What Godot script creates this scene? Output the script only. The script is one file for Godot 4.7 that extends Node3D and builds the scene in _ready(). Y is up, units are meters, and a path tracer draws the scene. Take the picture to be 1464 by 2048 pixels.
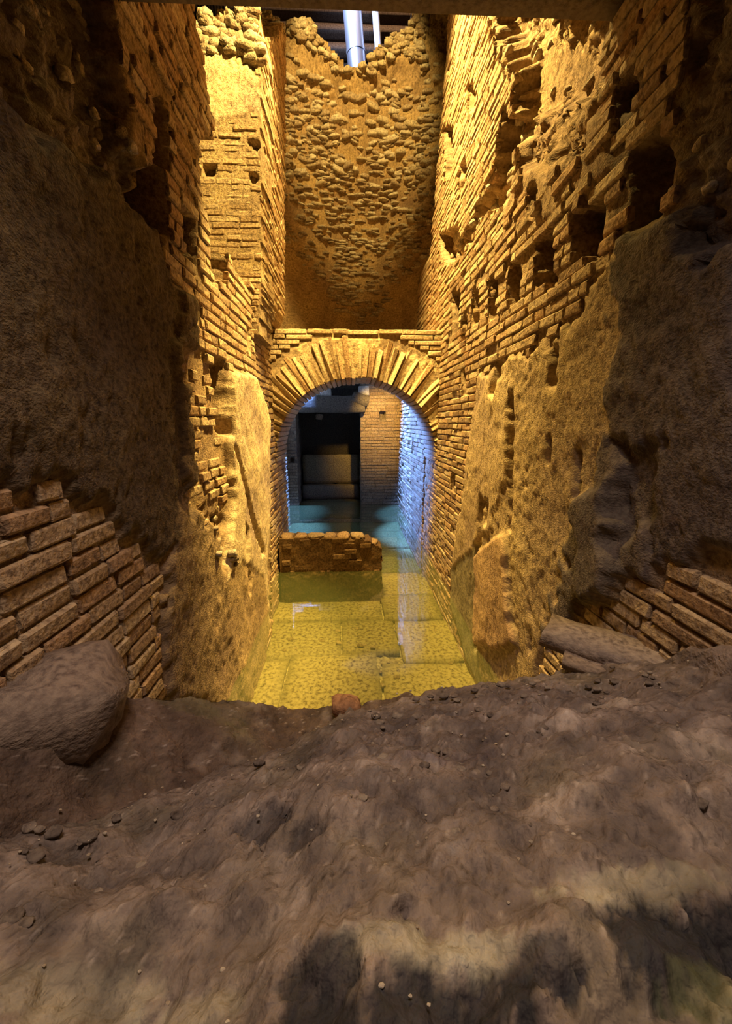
extends Node3D
# An excavated Roman passage: brick and plaster walls, a brick arch over clear water, a rough rock ledge in front.
# Depth "d" is metres in front of the camera (world -z); water level is y = 0.

var noise := FastNoiseLite.new()
var cell := FastNoiseLite.new()
var rng := RandomNumberGenerator.new()
var cam: Camera3D
var brick_meshes: Array = []
var stone_meshes: Array = []
var wedge_meshes: Array = []
var brick_mats: Array = []
var stone_mats: Array = []
var tint_mat: StandardMaterial3D
var ground_mat: StandardMaterial3D
var smooth_mat: StandardMaterial3D
var rock_mat: StandardMaterial3D
var wet_mat: StandardMaterial3D
var names := {}

const BRICK := 0
const PLASTER := 1
const ROUGH := 2
const CORE := 3

func _ready() -> void:
	rng.seed = 7
	set_camera_and_light()
	make_kit()
	build_right_wall()
	build_left_wall()
	build_pier()
	build_back_wall()
	build_arch()
	build_chamber()
	build_floor_and_water()
	build_low_wall()
	build_rocks()
	build_overhead()
	build_loose_stones()

func set_camera_and_light() -> void:
	cam = Camera3D.new()
	cam.name = "camera"
	cam.position = Vector3(0, 1.6, 0)
	cam.rotation_degrees = Vector3(-12.925, -2.29, 0)
	cam.fov = 105.406
	cam.near = 0.05
	add_child(cam)
	cam.current = true
	var we := WorldEnvironment.new()
	we.name = "world_environment"
	var e := Environment.new()
	e.background_mode = Environment.BG_COLOR
	e.background_color = Color(0.0, 0.0, 0.0)
	e.tonemap_mode = Environment.TONE_MAPPER_LINEAR
	e.tonemap_exposure = 0.95
	e.sdfgi_enabled = true
	e.ssao_enabled = true
	e.ssil_enabled = true
	we.environment = e
	add_child(we)
	var warm := Color(1.0, 0.85, 0.49)
	# museum spotlights on the track above the passage (out of the picture)
	spot("spotlight_down", Vector3(0.05, 5.9, -3.62), Vector3(0.05, 0, -3.72), 29, 0.5, 42.0, warm, 0.05)
	spot("spotlight_back", Vector3(0.0, 6.5, -2.9), Vector3(0.08, 5.35, -5.5), 21, 0.7, 26.0, warm, 0.05)
	spot("spotlight_arch", Vector3(0.0, 5.6, -2.5), Vector3(0.1, 2.62, -4.3), 13, 0.3, 55.0, warm, 0.05)
	spot("spotlight_side", Vector3(-0.3, 5.9, -3.4), Vector3(0.95, 4.15, -3.5), 38, 0.8, 88.0, warm, 0.05)
	spot("spotlight_pier", Vector3(0.2, 5.4, -2.1), Vector3(-0.9, 3.8, -3.5), 24, 0.6, 38.0, warm, 0.05)
	spot("spotlight_left", Vector3(0.78, 5.4, -3.0), Vector3(-0.72, 1.45, -2.95), 15, 0.6, 90.0, warm, 0.05)
	spot("spotlight_wide", Vector3(0.05, 5.6, -3.8), Vector3(0.05, 3.9, -1.4), 23, 0.9, 24.0, warm, 0.1)
	# dim lamp of the visitors' walkway behind the camera
	spot("spotlight_walkway", Vector3(0.02, 3.7, -0.1), Vector3(0.02, 0.8, -0.72), 34, 0.9, 6.2, Color(1.0, 0.9, 0.84), 0.3)
	# cool lamp of the chamber behind the arch, high up at its far end
	var cool := Color(0.36, 0.55, 1.0)
	spot("spotlight_chamber_right", Vector3(-0.6, 2.25, -5.85), Vector3(0.95, 1.55, -5.85), 42, 0.5, 42.0, cool, 0.03)
	spot("spotlight_chamber_end", Vector3(0.64, 3.35, -6.85), Vector3(0.95, 2.3, -6.8), 21, 0.4, 170.0, cool, 0.03)
	spot("spotlight_chamber_left", Vector3(-0.7, 3.1, -7.3), Vector3(-1.22, 1.9, -7.2), 30, 0.5, 140.0, cool, 0.03)
	spot("spotlight_recess", Vector3(0.5, 2.35, -6.4), Vector3(0.58, 1.6, -7.6), 30, 0.9, 9.0, warm, 0.04)
	spot("spotlight_duct", Vector3(-0.4, 7.6, -6.2), Vector3(0.15, 7.0, -7.0), 70, 0.5, 14.0, Color(0.75, 0.82, 1.0), 0.05)
	spot("spotlight_hall", Vector3(0.8, 9.6, -6.5), Vector3(0.0, 7.2, -9.3), 70, 0.5, 14.0, Color(1.0, 0.8, 0.6), 0.1)

func spot(called: String, at: Vector3, to: Vector3, half: float, blend: float, energy: float, color: Color, size: float) -> void:
	var l := SpotLight3D.new()
	l.name = called
	l.light_color = color
	l.light_energy = energy
	l.spot_angle = half
	l.spot_angle_attenuation = blend
	l.spot_range = 20.0
	l.spot_attenuation = 2.0
	l.light_size = size
	l.shadow_enabled = true
	add_child(l)
	var up := Vector3.UP if absf((to - at).normalized().y) < 0.98 else Vector3.FORWARD
	l.look_at_from_position(at, to, up)

# ---------------------------------------------------------------- kit

func noise_tex(seed_: int, freq: float, oct: int, ramp: Gradient = null, size := 1024, kind := FastNoiseLite.TYPE_SIMPLEX_SMOOTH) -> NoiseTexture2D:
	var n := FastNoiseLite.new()
	n.noise_type = kind
	n.seed = seed_
	n.frequency = freq
	n.fractal_octaves = oct
	n.fractal_gain = 0.6
	var t := NoiseTexture2D.new()
	t.width = size
	t.height = size
	t.seamless = true
	t.noise = n
	if ramp:
		t.color_ramp = ramp
	return t

func grad(stops: Array) -> Gradient:
	var g := Gradient.new()
	var off := PackedFloat32Array()
	var col := PackedColorArray()
	for s in stops:
		off.append(s[0])
		col.append(s[1])
	g.offsets = off
	g.colors = col
	return g

func surf(tex: Texture2D, bump: Texture2D, scale: float, relief: float, rough: float, vertex := true) -> StandardMaterial3D:
	var m := StandardMaterial3D.new()
	m.albedo_texture = tex
	m.roughness = rough
	m.metallic_specular = 0.3
	m.uv1_triplanar = true
	m.uv1_world_triplanar = true
	m.uv1_scale = Vector3.ONE * scale
	m.vertex_color_use_as_albedo = vertex
	m.heightmap_enabled = true
	m.heightmap_texture = bump
	m.heightmap_scale = relief
	return m

func make_kit() -> void:
	noise.seed = 11
	noise.noise_type = FastNoiseLite.TYPE_SIMPLEX_SMOOTH
	noise.frequency = 1.0
	noise.fractal_octaves = 4
	noise.fractal_gain = 0.55
	cell.seed = 5
	cell.noise_type = FastNoiseLite.TYPE_CELLULAR
	cell.cellular_return_type = FastNoiseLite.RETURN_DISTANCE2_SUB
	cell.frequency = 1.0
	cell.fractal_type = FastNoiseLite.FRACTAL_NONE
	var var_ramp := grad([[0.0, Color(0.45, 0.42, 0.4)], [0.35, Color(0.75, 0.72, 0.7)], [0.6, Color(0.92, 0.9, 0.86)], [1.0, Color(1, 0.98, 0.92)]])
	var rock_ramp := grad([[0.0, Color(0.5, 0.47, 0.47)], [0.35, Color(0.72, 0.69, 0.68)], [0.55, Color(0.86, 0.82, 0.79)], [0.75, Color(1, 0.96, 0.92)], [1.0, Color(1, 1, 1)]])
	var tone := noise_tex(21, 0.012, 6, var_ramp)
	var rock_tone := noise_tex(22, 0.006, 8, rock_ramp)
	var grain := noise_tex(23, 0.02, 6)
	var pits := noise_tex(24, 0.035, 4)
	ground_mat = surf(tone, pits, 2.6, 0.45, 0.95)
	smooth_mat = surf(tone, grain, 1.2, 0.5, 0.9)
	rock_mat = surf(rock_tone, noise_tex(26, 0.012, 8), 1.1, 1.6, 0.78)
	wet_mat = surf(noise_tex(25, 0.02, 8, grad([[0.0, Color(0.3, 0.26, 0.18)], [0.4, Color(0.8, 0.78, 0.72)], [0.6, Color(0.92, 0.91, 0.88)], [1.0, Color(1, 1, 1)]])), pits, 1.1, 0.35, 0.8)
	tint_mat = surf(tone, grain, 2.6, 0.4, 0.92)
	for k in 14:
		brick_meshes.append(brick_mesh(100 + k, false))
		wedge_meshes.append(brick_mesh(300 + k, true))
	for k in 8:
		stone_meshes.append(stone_mesh(200 + k))
	for c in [Color(0.47, 0.345, 0.21), Color(0.52, 0.395, 0.25), Color(0.42, 0.285, 0.17), Color(0.55, 0.43, 0.28), Color(0.38, 0.265, 0.165), Color(0.48, 0.32, 0.185)]:
		var m := surf(tone, grain, 2.6, 0.4, 0.92, false)
		m.albedo_color = (c as Color).linear_to_srgb()
		brick_mats.append(m)
	for c in [Color(0.46, 0.38, 0.27), Color(0.36, 0.28, 0.2), Color(0.55, 0.48, 0.38)]:
		var m := surf(tone, grain, 2.0, 1.2, 0.92, false)
		m.albedo_color = (c as Color).linear_to_srgb()
		stone_mats.append(m)

func brick_mesh(seed_: int, wedge: bool) -> ArrayMesh:
	# a worn brick one unit long (x), high (y) and deep (z); 42 triangles
	var r := RandomNumberGenerator.new()
	r.seed = seed_
	var nx := 4
	var ny := 4
	var st := SurfaceTool.new()
	st.begin(Mesh.PRIMITIVE_TRIANGLES)
	var xs := [-0.5, -0.465, 0.465, 0.5]
	var ys := [-0.5, -0.36, 0.36, 0.5]
	var pts: Array = []
	for j in ny:
		for i in nx:
			var ex := i == 0 or i == 3
			var ey := j == 0 or j == 3
			var p := Vector3(xs[i] + r.randf_range(-0.012, 0.012), ys[j] * r.randf_range(0.93, 1.04), 0.5 + r.randf_range(-0.07, 0.05))
			if ex or ey:
				p.z -= r.randf_range(0.05, 0.14)
			if ex and ey:
				p.x *= r.randf_range(0.94, 1.0)
				p.y *= r.randf_range(0.8, 1.0)
				p.z -= 0.06
			if wedge:
				p.y *= lerpf(0.86, 1.14, p.x + 0.5)
			pts.append(p)
	var ring := [0, 1, 2, 3, 7, 11, 15, 14, 13, 12, 8, 4]
	st.set_smooth_group(-1)
	for j in ny - 1:
		for i in nx - 1:
			var a := j * nx + i
			for k in [a, a + nx + 1, a + 1, a, a + nx, a + nx + 1]:
				st.add_vertex(pts[k])
	for k in ring.size():
		var a: Vector3 = pts[ring[k]]
		var b: Vector3 = pts[ring[(k + 1) % ring.size()]]
		var c := Vector3(a.x, a.y, -0.5)
		var d := Vector3(b.x, b.y, -0.5)
		for q in [a, b, c, b, d, c]:
			st.add_vertex(q)
	st.generate_normals()
	return st.commit()

func stone_mesh(seed_: int) -> ArrayMesh:
	# a rough lump: a sphere of 8 by 5 rings pushed about
	var r := RandomNumberGenerator.new()
	r.seed = seed_
	var st := SurfaceTool.new()
	st.begin(Mesh.PRIMITIVE_TRIANGLES)
	var off := Vector3(r.randf() * 50, r.randf() * 50, r.randf() * 50)
	var nu := 9
	var nv := 6
	for j in nv + 1:
		for i in nu:
			var a := TAU * i / nu
			var b := PI * j / nv - PI / 2
			var p := Vector3(cos(b) * cos(a), sin(b), cos(b) * sin(a))
			var k := 0.5 * (1.0 + 0.45 * noise.get_noise_3dv(p * 0.9 + off))
			p = Vector3(signf(p.x) * pow(absf(p.x), 0.7), signf(p.y) * pow(absf(p.y), 0.7), signf(p.z) * pow(absf(p.z), 0.7))
			st.add_vertex(p * k)
	for j in nv:
		for i in nu:
			var a := j * nu + i
			var b := j * nu + (i + 1) % nu
			for q in [a, b, a + nu, b, b + nu, a + nu]:
				st.add_index(q)
	st.generate_normals()
	return st.commit()

func numbered(called: String) -> String:
	var n: int = names.get(called, 0)
	names[called] = n + 1
	return called if n == 0 else "%s_%03d" % [called, n]

func part(called: String, mesh: Mesh, m: Material, parent: Node3D, x := Transform3D()) -> MeshInstance3D:
	var o := MeshInstance3D.new()
	var key := "%s/%s" % [parent.get_instance_id(), called]
	var n: int = names.get(key, 0)
	names[key] = n + 1
	o.name = called if n == 0 else "%s_%03d" % [called, n]
	o.mesh = mesh
	o.material_override = m
	o.transform = x
	parent.add_child(o, true)
	return o

func thing(called: String, label: String, category: String, group := "") -> Node3D:
	var o := Node3D.new()
	o.name = numbered(called)
	if label:
		o.set_meta("label", label)
		o.set_meta("category", category)
	if group:
		o.set_meta("group", group)
	add_child(o, true)
	return o

func structure(called: String) -> Node3D:
	var o := Node3D.new()
	o.name = called
	o.set_meta("kind", "structure")
	add_child(o, true)
	return o

func fbm(x: float, y: float, z: float, f: float) -> float:
	return noise.get_noise_3d(x * f, y * f, z * f)

# ---------------------------------------------------------------- panels: relief walls with real thickness

class Relief:
	var u0: float
	var v0: float
	var nu: int
	var nv: int
	var cs: float
	var x: Transform3D
	var flip: bool
	var seed_off: float
	var joint := -0.011
	var h: PackedFloat32Array
	var macro: PackedFloat32Array
	var t: PackedByteArray
	var e: PackedFloat32Array
	var ex: PackedByteArray
	var c: PackedColorArray
	func at(u: float, v: float) -> int:
		return clampi(int((v - v0) / cs + 0.5), 0, nv) * (nu + 1) + clampi(int((u - u0) / cs + 0.5), 0, nu)
	func inside(u: float, v: float) -> bool:
		return u >= u0 and v >= v0 and u <= u0 + nu * cs and v <= v0 + nv * cs

func panel(x: Transform3D, u0: float, u1: float, v0: float, v1: float, cs: float, type: int, color: Color) -> Relief:
	var p := Relief.new()
	p.x = x
	p.flip = x.basis.determinant() < 0.0
	p.u0 = u0
	p.v0 = v0
	p.cs = cs
	p.nu = int(ceil((u1 - u0) / cs))
	p.nv = int(ceil((v1 - v0) / cs))
	p.seed_off = rng.randf() * 100.0
	var n := (p.nu + 1) * (p.nv + 1)
	p.h.resize(n)
	p.macro.resize(n)
	p.t.resize(n)
	p.t.fill(type)
	p.e.resize(n)
	p.ex.resize(n)
	p.ex.fill(1)
	p.c.resize(n)
	p.c.fill(color)
	return p

func poly(l: Array) -> PackedVector2Array:
	var a := PackedVector2Array()
	for k in range(0, l.size(), 2):
		a.append(Vector2(l[k], l[k + 1]))
	return a

# paint a region: type (-1 keeps), height (set), erosion, colour; edges wander by "warp"
func paint(p: Relief, l: Array, type: int, h: float, color = null, warp := 0.03, erosion := -1.0, remove := false) -> void:
	var a := poly(l)
	var lo := Vector2(1e9, 1e9)
	var hi := -lo
	for q in a:
		lo = lo.min(q)
		hi = hi.max(q)
	var m := warp + p.cs
	var i0 := clampi(int((lo.x - m - p.u0) / p.cs), 0, p.nu)
	var i1 := clampi(int((hi.x + m - p.u0) / p.cs) + 1, 0, p.nu)
	var j0 := clampi(int((lo.y - m - p.v0) / p.cs), 0, p.nv)
	var j1 := clampi(int((hi.y + m - p.v0) / p.cs) + 1, 0, p.nv)
	for j in range(j0, j1 + 1):
		for i in range(i0, i1 + 1):
			var u := p.u0 + i * p.cs
			var v := p.v0 + j * p.cs
			var q := Vector2(u, v)
			if warp > 0.0:
				q += Vector2(fbm(u, v, p.seed_off, 6.0), fbm(u, v, p.seed_off + 31.0, 6.0)) * warp * 2.0
			if not Geometry2D.is_point_in_polygon(q, a):
				continue
			var k := j * (p.nu + 1) + i
			if remove:
				p.ex[k] = 0
				continue
			if type >= 0:
				p.t[k] = type
			p.h[k] = h
			if erosion >= 0.0:
				p.e[k] = erosion
			if color != null:
				p.c[k] = color

func finish(p: Relief, called: String, m: Material, parent: Node3D, thick: float, blur := 1) -> MeshInstance3D:
	var w := p.nu + 1
	for b in blur:
		var s := p.h.duplicate()
		for j in range(1, p.nv):
			for i in range(1, p.nu):
				var k := j * w + i
				p.h[k] = (s[k] * 2.0 + s[k - 1] + s[k + 1] + s[k - w] + s[k + w]) / 6.0
	p.macro = p.h.duplicate()
	var cols := PackedColorArray()
	cols.resize(p.h.size())
	var pos := PackedVector3Array()
	pos.resize(p.h.size())
	for j in p.nv + 1:
		for i in w:
			var k := j * w + i
			var u := p.u0 + i * p.cs
			var v := p.v0 + j * p.cs
			var s := p.seed_off
			var a := fbm(u, v, s, 1.7)
			var b := fbm(u, v, s + 9.0, 9.0)
			var hh := p.h[k]
			match p.t[k]:
				BRICK:
					hh += p.joint + b * 0.007
				PLASTER:
					hh += a * 0.02 + b * 0.006 - maxf(0.0, fbm(u * 3.0, v * 0.6, s, 3.0) - 0.3) * 0.05
				ROUGH:
					hh += a * 0.022 + b * 0.010 + fbm(u, v, s, 30.0) * 0.008 - maxf(0.0, fbm(u * 2.0, v * 0.6, s + 4.0, 7.0) - 0.32) * 0.05
				CORE:
					hh += a * 0.05 + b * 0.035 + fbm(u, v, s, 22.0) * 0.02 + cell.get_noise_3d(u * 11.0, v * 16.0, s) * 0.025
			p.h[k] = hh
			pos[k] = p.x * Vector3(u, v, hh)
			var shade := 1.0 + a * 0.45 + b * 0.3
			var c := p.c[k]
			cols[k] = Color(c.r * shade, c.g * (shade + a * 0.05), c.b * (shade - a * 0.12))
	var nor := PackedVector3Array()
	nor.resize(pos.size())
	for j in p.nv + 1:
		for i in w:
			var k := j * w + i
			var k0 := k - 1 if i > 0 else k
			var k1 := k + 1 if i < p.nu else k
			var l0 := k - w if j > 0 else k
			var l1 := k + w if j < p.nv else k
			var n := (pos[k1] - pos[k0]).cross(pos[l1] - pos[l0]).normalized()
			nor[k] = -n if p.flip else n
	var idx := PackedInt32Array()
	var back := p.x.basis.z * -thick
	for j in p.nv:
		for i in p.nu:
			var k := j * w + i
			if not cell_on(p, i, j):
				continue
			if p.flip:
				idx.append_array([k, k + 1, k + w + 1, k, k + w + 1, k + w])
			else:
				idx.append_array([k, k + w + 1, k + 1, k, k + w, k + w + 1])
			# the sides, where the wall ends
			for s in [[-1, 0, k + w, k], [1, 0, k + 1, k + w + 1], [0, -1, k, k + 1], [0, 1, k + w + 1, k + w]]:
				if cell_on(p, i + s[0], j + s[1]):
					continue
				var a: int = s[2]
				var b: int = s[3]
				var out: Vector3 = (p.x.basis.x * s[0] + p.x.basis.y * s[1]).normalized()
				var n := pos.size()
				var steps := maxi(1, mini(4, int(thick / 0.12)))
				for q in steps + 1:
					var g: Vector3 = back * (float(q) / steps)
					for z in [a, b]:
						var pp := pos[z] + g
						if q > 0:
							pp += out * (0.03 * fbm(pp.x, pp.y, pp.z, 7.0))
						pos.append(pp)
						nor.append(out)
						cols.append(cols[z])
				for q in steps:
					var f := n + q * 2
					if p.flip:
						idx.append_array([f, f + 2, f + 1, f + 1, f + 2, f + 3])
					else:
						idx.append_array([f, f + 1, f + 2, f + 1, f + 3, f + 2])
	var arr := []
	arr.resize(Mesh.ARRAY_MAX)
	arr[Mesh.ARRAY_VERTEX] = pos
	arr[Mesh.ARRAY_NORMAL] = nor
	arr[Mesh.ARRAY_COLOR] = cols
	arr[Mesh.ARRAY_INDEX] = idx
	var mesh := ArrayMesh.new()
	mesh.add_surface_from_arrays(Mesh.PRIMITIVE_TRIANGLES, arr)
	return part(called, mesh, m, parent)

func cell_on(p: Relief, i: int, j: int) -> bool:
	if i < 0 or j < 0 or i >= p.nu or j >= p.nv:
		return false
	var k := j * (p.nu + 1) + i
	return p.ex[k] and p.ex[k + 1] and p.ex[k + p.nu + 1] and p.ex[k + p.nu + 2]

# bricks in courses wherever the panel is of the type BRICK
func lay(p: Relief, course: float, l0: float, l1: float, parent: Node3D, most: int, tone: Array, proud := 0.006, upper := 0.0, split := 100.0) -> void:
	var found: Array = []
	var ub := p.x.basis.x * (-1.0 if p.flip else 1.0)
	var inv := cam.global_transform.affine_inverse()
	var v := p.v0 + course * 0.5
	while v < p.v0 + p.nv * p.cs:
		var step := course if v < split else upper
		var u := p.u0 - rng.randf() * l1
		while u < p.u0 + p.nu * p.cs:
			var len := rng.randf_range(l0, l1)
			if rng.randf() < 0.14:
				len *= 0.55
			var ua := u
			u += len
			# the longest run of this brick that lies on brickwork
			var best0 := 0.0
			var best1 := 0.0
			var from := -1.0
			var n := maxi(2, int(len / 0.02))
			for q in n + 1:
				var t := float(q) / n
				var uu := ua + t * len
				var k := p.at(uu, v)
				var good := p.inside(uu, v) and p.ex[k] > 0 and p.t[k] == BRICK and p.t[p.at(uu, v + step * 0.3)] == BRICK and p.t[p.at(uu, v - step * 0.3)] == BRICK
				if good and from < 0.0:
					from = t
				if from >= 0.0 and (not good or q == n):
					var to := t if good else t - 1.0 / n
					if to - from > best1 - best0:
						best0 = from
						best1 = to
					from = -1.0
			var ll := (best1 - best0) * len - rng.randf_range(0.006, 0.014)
			if ll < 0.035:
				continue
			var uc := ua + (best0 + best1) * 0.5 * len
			var k := p.at(uc, v)
			var er := p.e[k]
			if rng.randf() < 0.012 + er * 0.42:
				continue
			var hm := p.macro[k] + rng.randf_range(-0.006, 0.006) + er * rng.randf_range(-0.03, 0.02)
			var dep := 0.055
			var hgt := step * rng.randf_range(0.78, 0.9)
			if er > 0.0:
				ll *= rng.randf_range(1.0 - 0.35 * er, 1.0)
			var b := Basis(ub * ll, p.x.basis.y * hgt, p.x.basis.z * dep)
			b = Basis(p.x.basis.z, rng.randf_range(-0.02, 0.02) * (1.0 + er * 2.0)) * b
			var vv := v + rng.randf_range(-0.003, 0.003) + 0.008 * fbm(uc, v * 0.3, p.seed_off, 1.2)
			var o := p.x * Vector3(uc, vv, hm + proud - dep * 0.5)
			var g := inv * o
			var size := 0.0
			if g.z < -0.1:
				var cosv := absf(p.x.basis.z.dot((o - cam.position).normalized()))
				size = ll * cosv / g.length_squared()
				if absf(g.x / g.z) * 780.0 > 745 or absf(g.y / g.z) * 780.0 > 1035:
					size *= 0.02
			found.append([size, Transform3D(b, o), k])
		v += step * 0.5 + (course if v + step < split else upper) * 0.5
	found.sort_custom(func(a, b): return a[0] > b[0])
	var rest: Array = []
	for n in found.size():
		var f: Array = found[n]
		if n < most and f[0] > 0.0:
			part("brick", brick_meshes[rng.randi() % brick_meshes.size()], tone[rng.randi() % tone.size()], parent, f[1])
		else:
			rest.append(f)
	scatter_mesh("small_bricks", brick_meshes[3], rest, tone, parent)

func scatter_mesh(called: String, mesh: Mesh, rest: Array, tone: Array, parent: Node3D) -> void:
	if rest.is_empty():
		return
	var mm := MultiMesh.new()
	mm.transform_format = MultiMesh.TRANSFORM_3D
	mm.use_colors = true
	mm.mesh = mesh
	mm.instance_count = rest.size()
	for n in rest.size():
		var x: Transform3D = rest[n][1]
		if n % 2:
			x.basis = Basis(-x.basis.x, -x.basis.y, x.basis.z)
		mm.set_instance_transform(n, x)
		var m: StandardMaterial3D = tone[rng.randi() % tone.size()]
		mm.set_instance_color(n, m.albedo_color.srgb_to_linear())
	var o := MultiMeshInstance3D.new()
	o.name = called
	o.multimesh = mm
	o.material_override = tint_mat
	o.set_meta("kind", "stuff")
	parent.add_child(o, true)

# rough stones embedded in a panel
func embed(p: Relief, l: Array, count: int, s0: float, s1: float, flat: float, parent: Node3D, most: int, called := "stone", sink := 0.35, slope := 0.0, tone: Array = []) -> void:
	if tone.is_empty():
		tone = stone_mats
	var a := poly(l)
	var lo := Vector2(1e9, 1e9)
	var hi := -lo
	for q in a:
		lo = lo.min(q)
		hi = hi.max(q)
	var rest: Array = []
	var n := 0
	var tries := 0
	while n < count and tries < count * 30:
		tries += 1
		var q := Vector2(rng.randf_range(lo.x, hi.x), rng.randf_range(lo.y, hi.y))
		if not Geometry2D.is_point_in_polygon(q, a) or not p.inside(q.x, q.y):
			continue
		var k := p.at(q.x, q.y)
		if not p.ex[k]:
			continue
		n += 1
		var s := rng.randf_range(s0, s1)
		var b := Basis(p.x.basis.x * s * (-1.0 if p.flip else 1.0), p.x.basis.y * s * flat, p.x.basis.z * s * 0.7)
		b = Basis(p.x.basis.z, rng.randf_range(-0.35, 0.35) * (0.4 if flat < 0.4 else 1.0) + slope) * Basis(p.x.basis.y.normalized(), rng.randf_range(-0.4, 0.4)) * b
		var o := p.x * Vector3(q.x, q.y, p.h[k] + s * 0.7 * (0.5 - sink) * rng.randf_range(0.4, 1.0))
		if n <= most:
			part(called, stone_meshes[rng.randi() % stone_meshes.size()], tone[rng.randi() % tone.size()], parent, Transform3D(b, o))
		else:
			rest.append([0.0, Transform3D(b, o), k])
	scatter_mesh("small_" + called + "s", stone_meshes[1], rest, tone, parent)

const OCHRE := Color(0.43, 0.325, 0.195)
const PALE := Color(0.68, 0.55, 0.36)
const EARTH := Color(0.38, 0.27, 0.16)
const DIM := Color(0.21, 0.155, 0.1)
const GREY := Color(0.165, 0.135, 0.118)
const MORTAR := Color(0.34, 0.25, 0.155)
const MOSS := Color(0.17, 0.16, 0.08)

func build_right_wall() -> void:
	var w := structure("wall_right")
	var x := Transform3D(Basis(Vector3(0, 0, -1), Vector3.UP, Vector3(-1, 0, 0)), Vector3(0.95, 0, 0))
	var p := panel(x, 0.2, 5.4, -0.42, 5.7, 0.017, BRICK, MORTAR)
	# where it ends: a ragged edge above the arch
	paint(p, [4.42, 5.8, 4.5, 5.29, 4.72, 4.6, 4.95, 3.8, 5.26, 2.85, 5.24, 2.5, 5.6, 2.5, 5.6, 5.8], -1, 0.0, null, 0.05, -1.0, true)
	paint(p, [4.94, -0.6, 4.94, 2.5, 5.6, 2.5, 5.6, -0.6], -1, 0.0, null, 0.0, -1.0, true)
	# worn brick, darker towards the near end
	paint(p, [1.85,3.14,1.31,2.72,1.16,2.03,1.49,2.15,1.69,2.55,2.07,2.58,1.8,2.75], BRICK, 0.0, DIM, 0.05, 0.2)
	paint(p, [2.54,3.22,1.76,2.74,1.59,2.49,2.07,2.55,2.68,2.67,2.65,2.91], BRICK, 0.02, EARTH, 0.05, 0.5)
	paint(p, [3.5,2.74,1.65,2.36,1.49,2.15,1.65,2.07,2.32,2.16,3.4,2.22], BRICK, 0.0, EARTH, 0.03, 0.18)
	# broken facing with the rubble core behind it
	paint(p, [3.29,4.45,2.54,3.8,1.81,3.11,1.78,2.88,1.76,2.76,2.04,2.85,2.48,3.1,2.61,3.24,2.63,3.46,2.96,3.82,3.14,4.09], CORE, -0.13, EARTH, 0.07)
	paint(p, [2.62,3.62,2.18,3.3,1.96,3.03,2.02,2.96,2.47,3.18,2.62,3.43], ROUGH, -0.14, EARTH, 0.05)
	paint(p, [2.56,3.3,2.07,2.97,1.82,2.87,1.76,2.73,2.01,2.72,2.45,2.97], CORE, -0.03, EARTH, 0.06)
	paint(p, [2.85,3.45,2.52,3.21,2.62,2.89,3.07,3.02,3.62,2.98,3.84,3.07,3.32,3.13,2.96,3.18], CORE, -0.11, EARTH, 0.04)
	paint(p, [4.6,3.52,3.83,3.25,3.54,2.97,3.95,3.03,4.51,3.27], CORE, -0.12, EARTH, 0.03)
	for l in [[3.74,4.22,3.5,4.05,3.49,3.87,3.62,3.9], [4.58,4.44,4.18,4.19,4.09,3.82,4.42,3.94], [3.84,3.72,3.61,3.63,3.64,3.48,3.84,3.56]]:
		paint(p, l, CORE, -0.06, EARTH, 0.04)
	# rough concrete and plaster
	paint(p, [2.71,1.96,1.94,1.96,1.65,2.07,1.51,2.19,1.39,2.06,1.4,1.75,1.42,1.5,1.56,1.16,1.67,0.65,1.77,0.15,2.48,-0.42,2.76,0.05,2.76,0.66,3.15,0.97,2.96,1.65], ROUGH, 0.015, OCHRE, 0.04)
	paint(p, [2.96,1.94,2.33,1.84,2.27,1.59,2.27,1.27,2.38,1.12,2.49,0.9,2.74,0.73,3.44,0.21,3.15,0.97,3.02,1.66], PLASTER, 0.03, Color(0.52, 0.4, 0.25), 0.025)
	paint(p, [3.45,0.24,2.77,0.7,2.58,-0.06,2.34,-0.3,2.82,-0.31,3.35,-0.1], PLASTER, 0.02, Color(0.3, 0.26, 0.16), 0.015)
	paint(p, [2.2,0.96,2.04,0.49,1.95,0.37,2.21,0.18,2.6,-0.01,2.73,0.63,2.47,0.81], PLASTER, 0.055, Color(0.52, 0.36, 0.22), 0.01)
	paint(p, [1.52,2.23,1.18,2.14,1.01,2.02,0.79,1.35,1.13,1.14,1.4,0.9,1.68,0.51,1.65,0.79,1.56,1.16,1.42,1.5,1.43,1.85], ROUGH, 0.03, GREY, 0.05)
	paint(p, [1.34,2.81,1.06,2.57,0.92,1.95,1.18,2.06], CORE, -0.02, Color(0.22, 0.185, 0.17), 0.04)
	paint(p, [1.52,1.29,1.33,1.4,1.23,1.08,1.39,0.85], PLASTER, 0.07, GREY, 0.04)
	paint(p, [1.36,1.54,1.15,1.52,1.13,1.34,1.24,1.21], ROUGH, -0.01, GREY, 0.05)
	# cracks and slots in the plaster
	for l in [[2.34,1.76,2.29,1.75,2.15,0.99,2.19,0.98], [2.65,1.99,2.52,1.96,2.55,1.76,2.66,1.79], [1.91,1.95,1.85,1.93,1.83,1.75,1.88,1.77], [2.75,1.09,2.64,1.07,2.63,0.76,2.72,0.7], [2.61,1.06,2.54,1.09,2.53,0.92,2.57,0.92], [1.6,1.49,1.58,1.49,1.55,1.29,1.57,1.28], [2.77,0.7,2.72,0.72,2.57,-0.05,2.63,-0.09], [1.85,1.52,1.82,1.52,1.82,1.4,1.84,1.4]]:
		paint(p, l, ROUGH, -0.05, null, 0.008)
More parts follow.
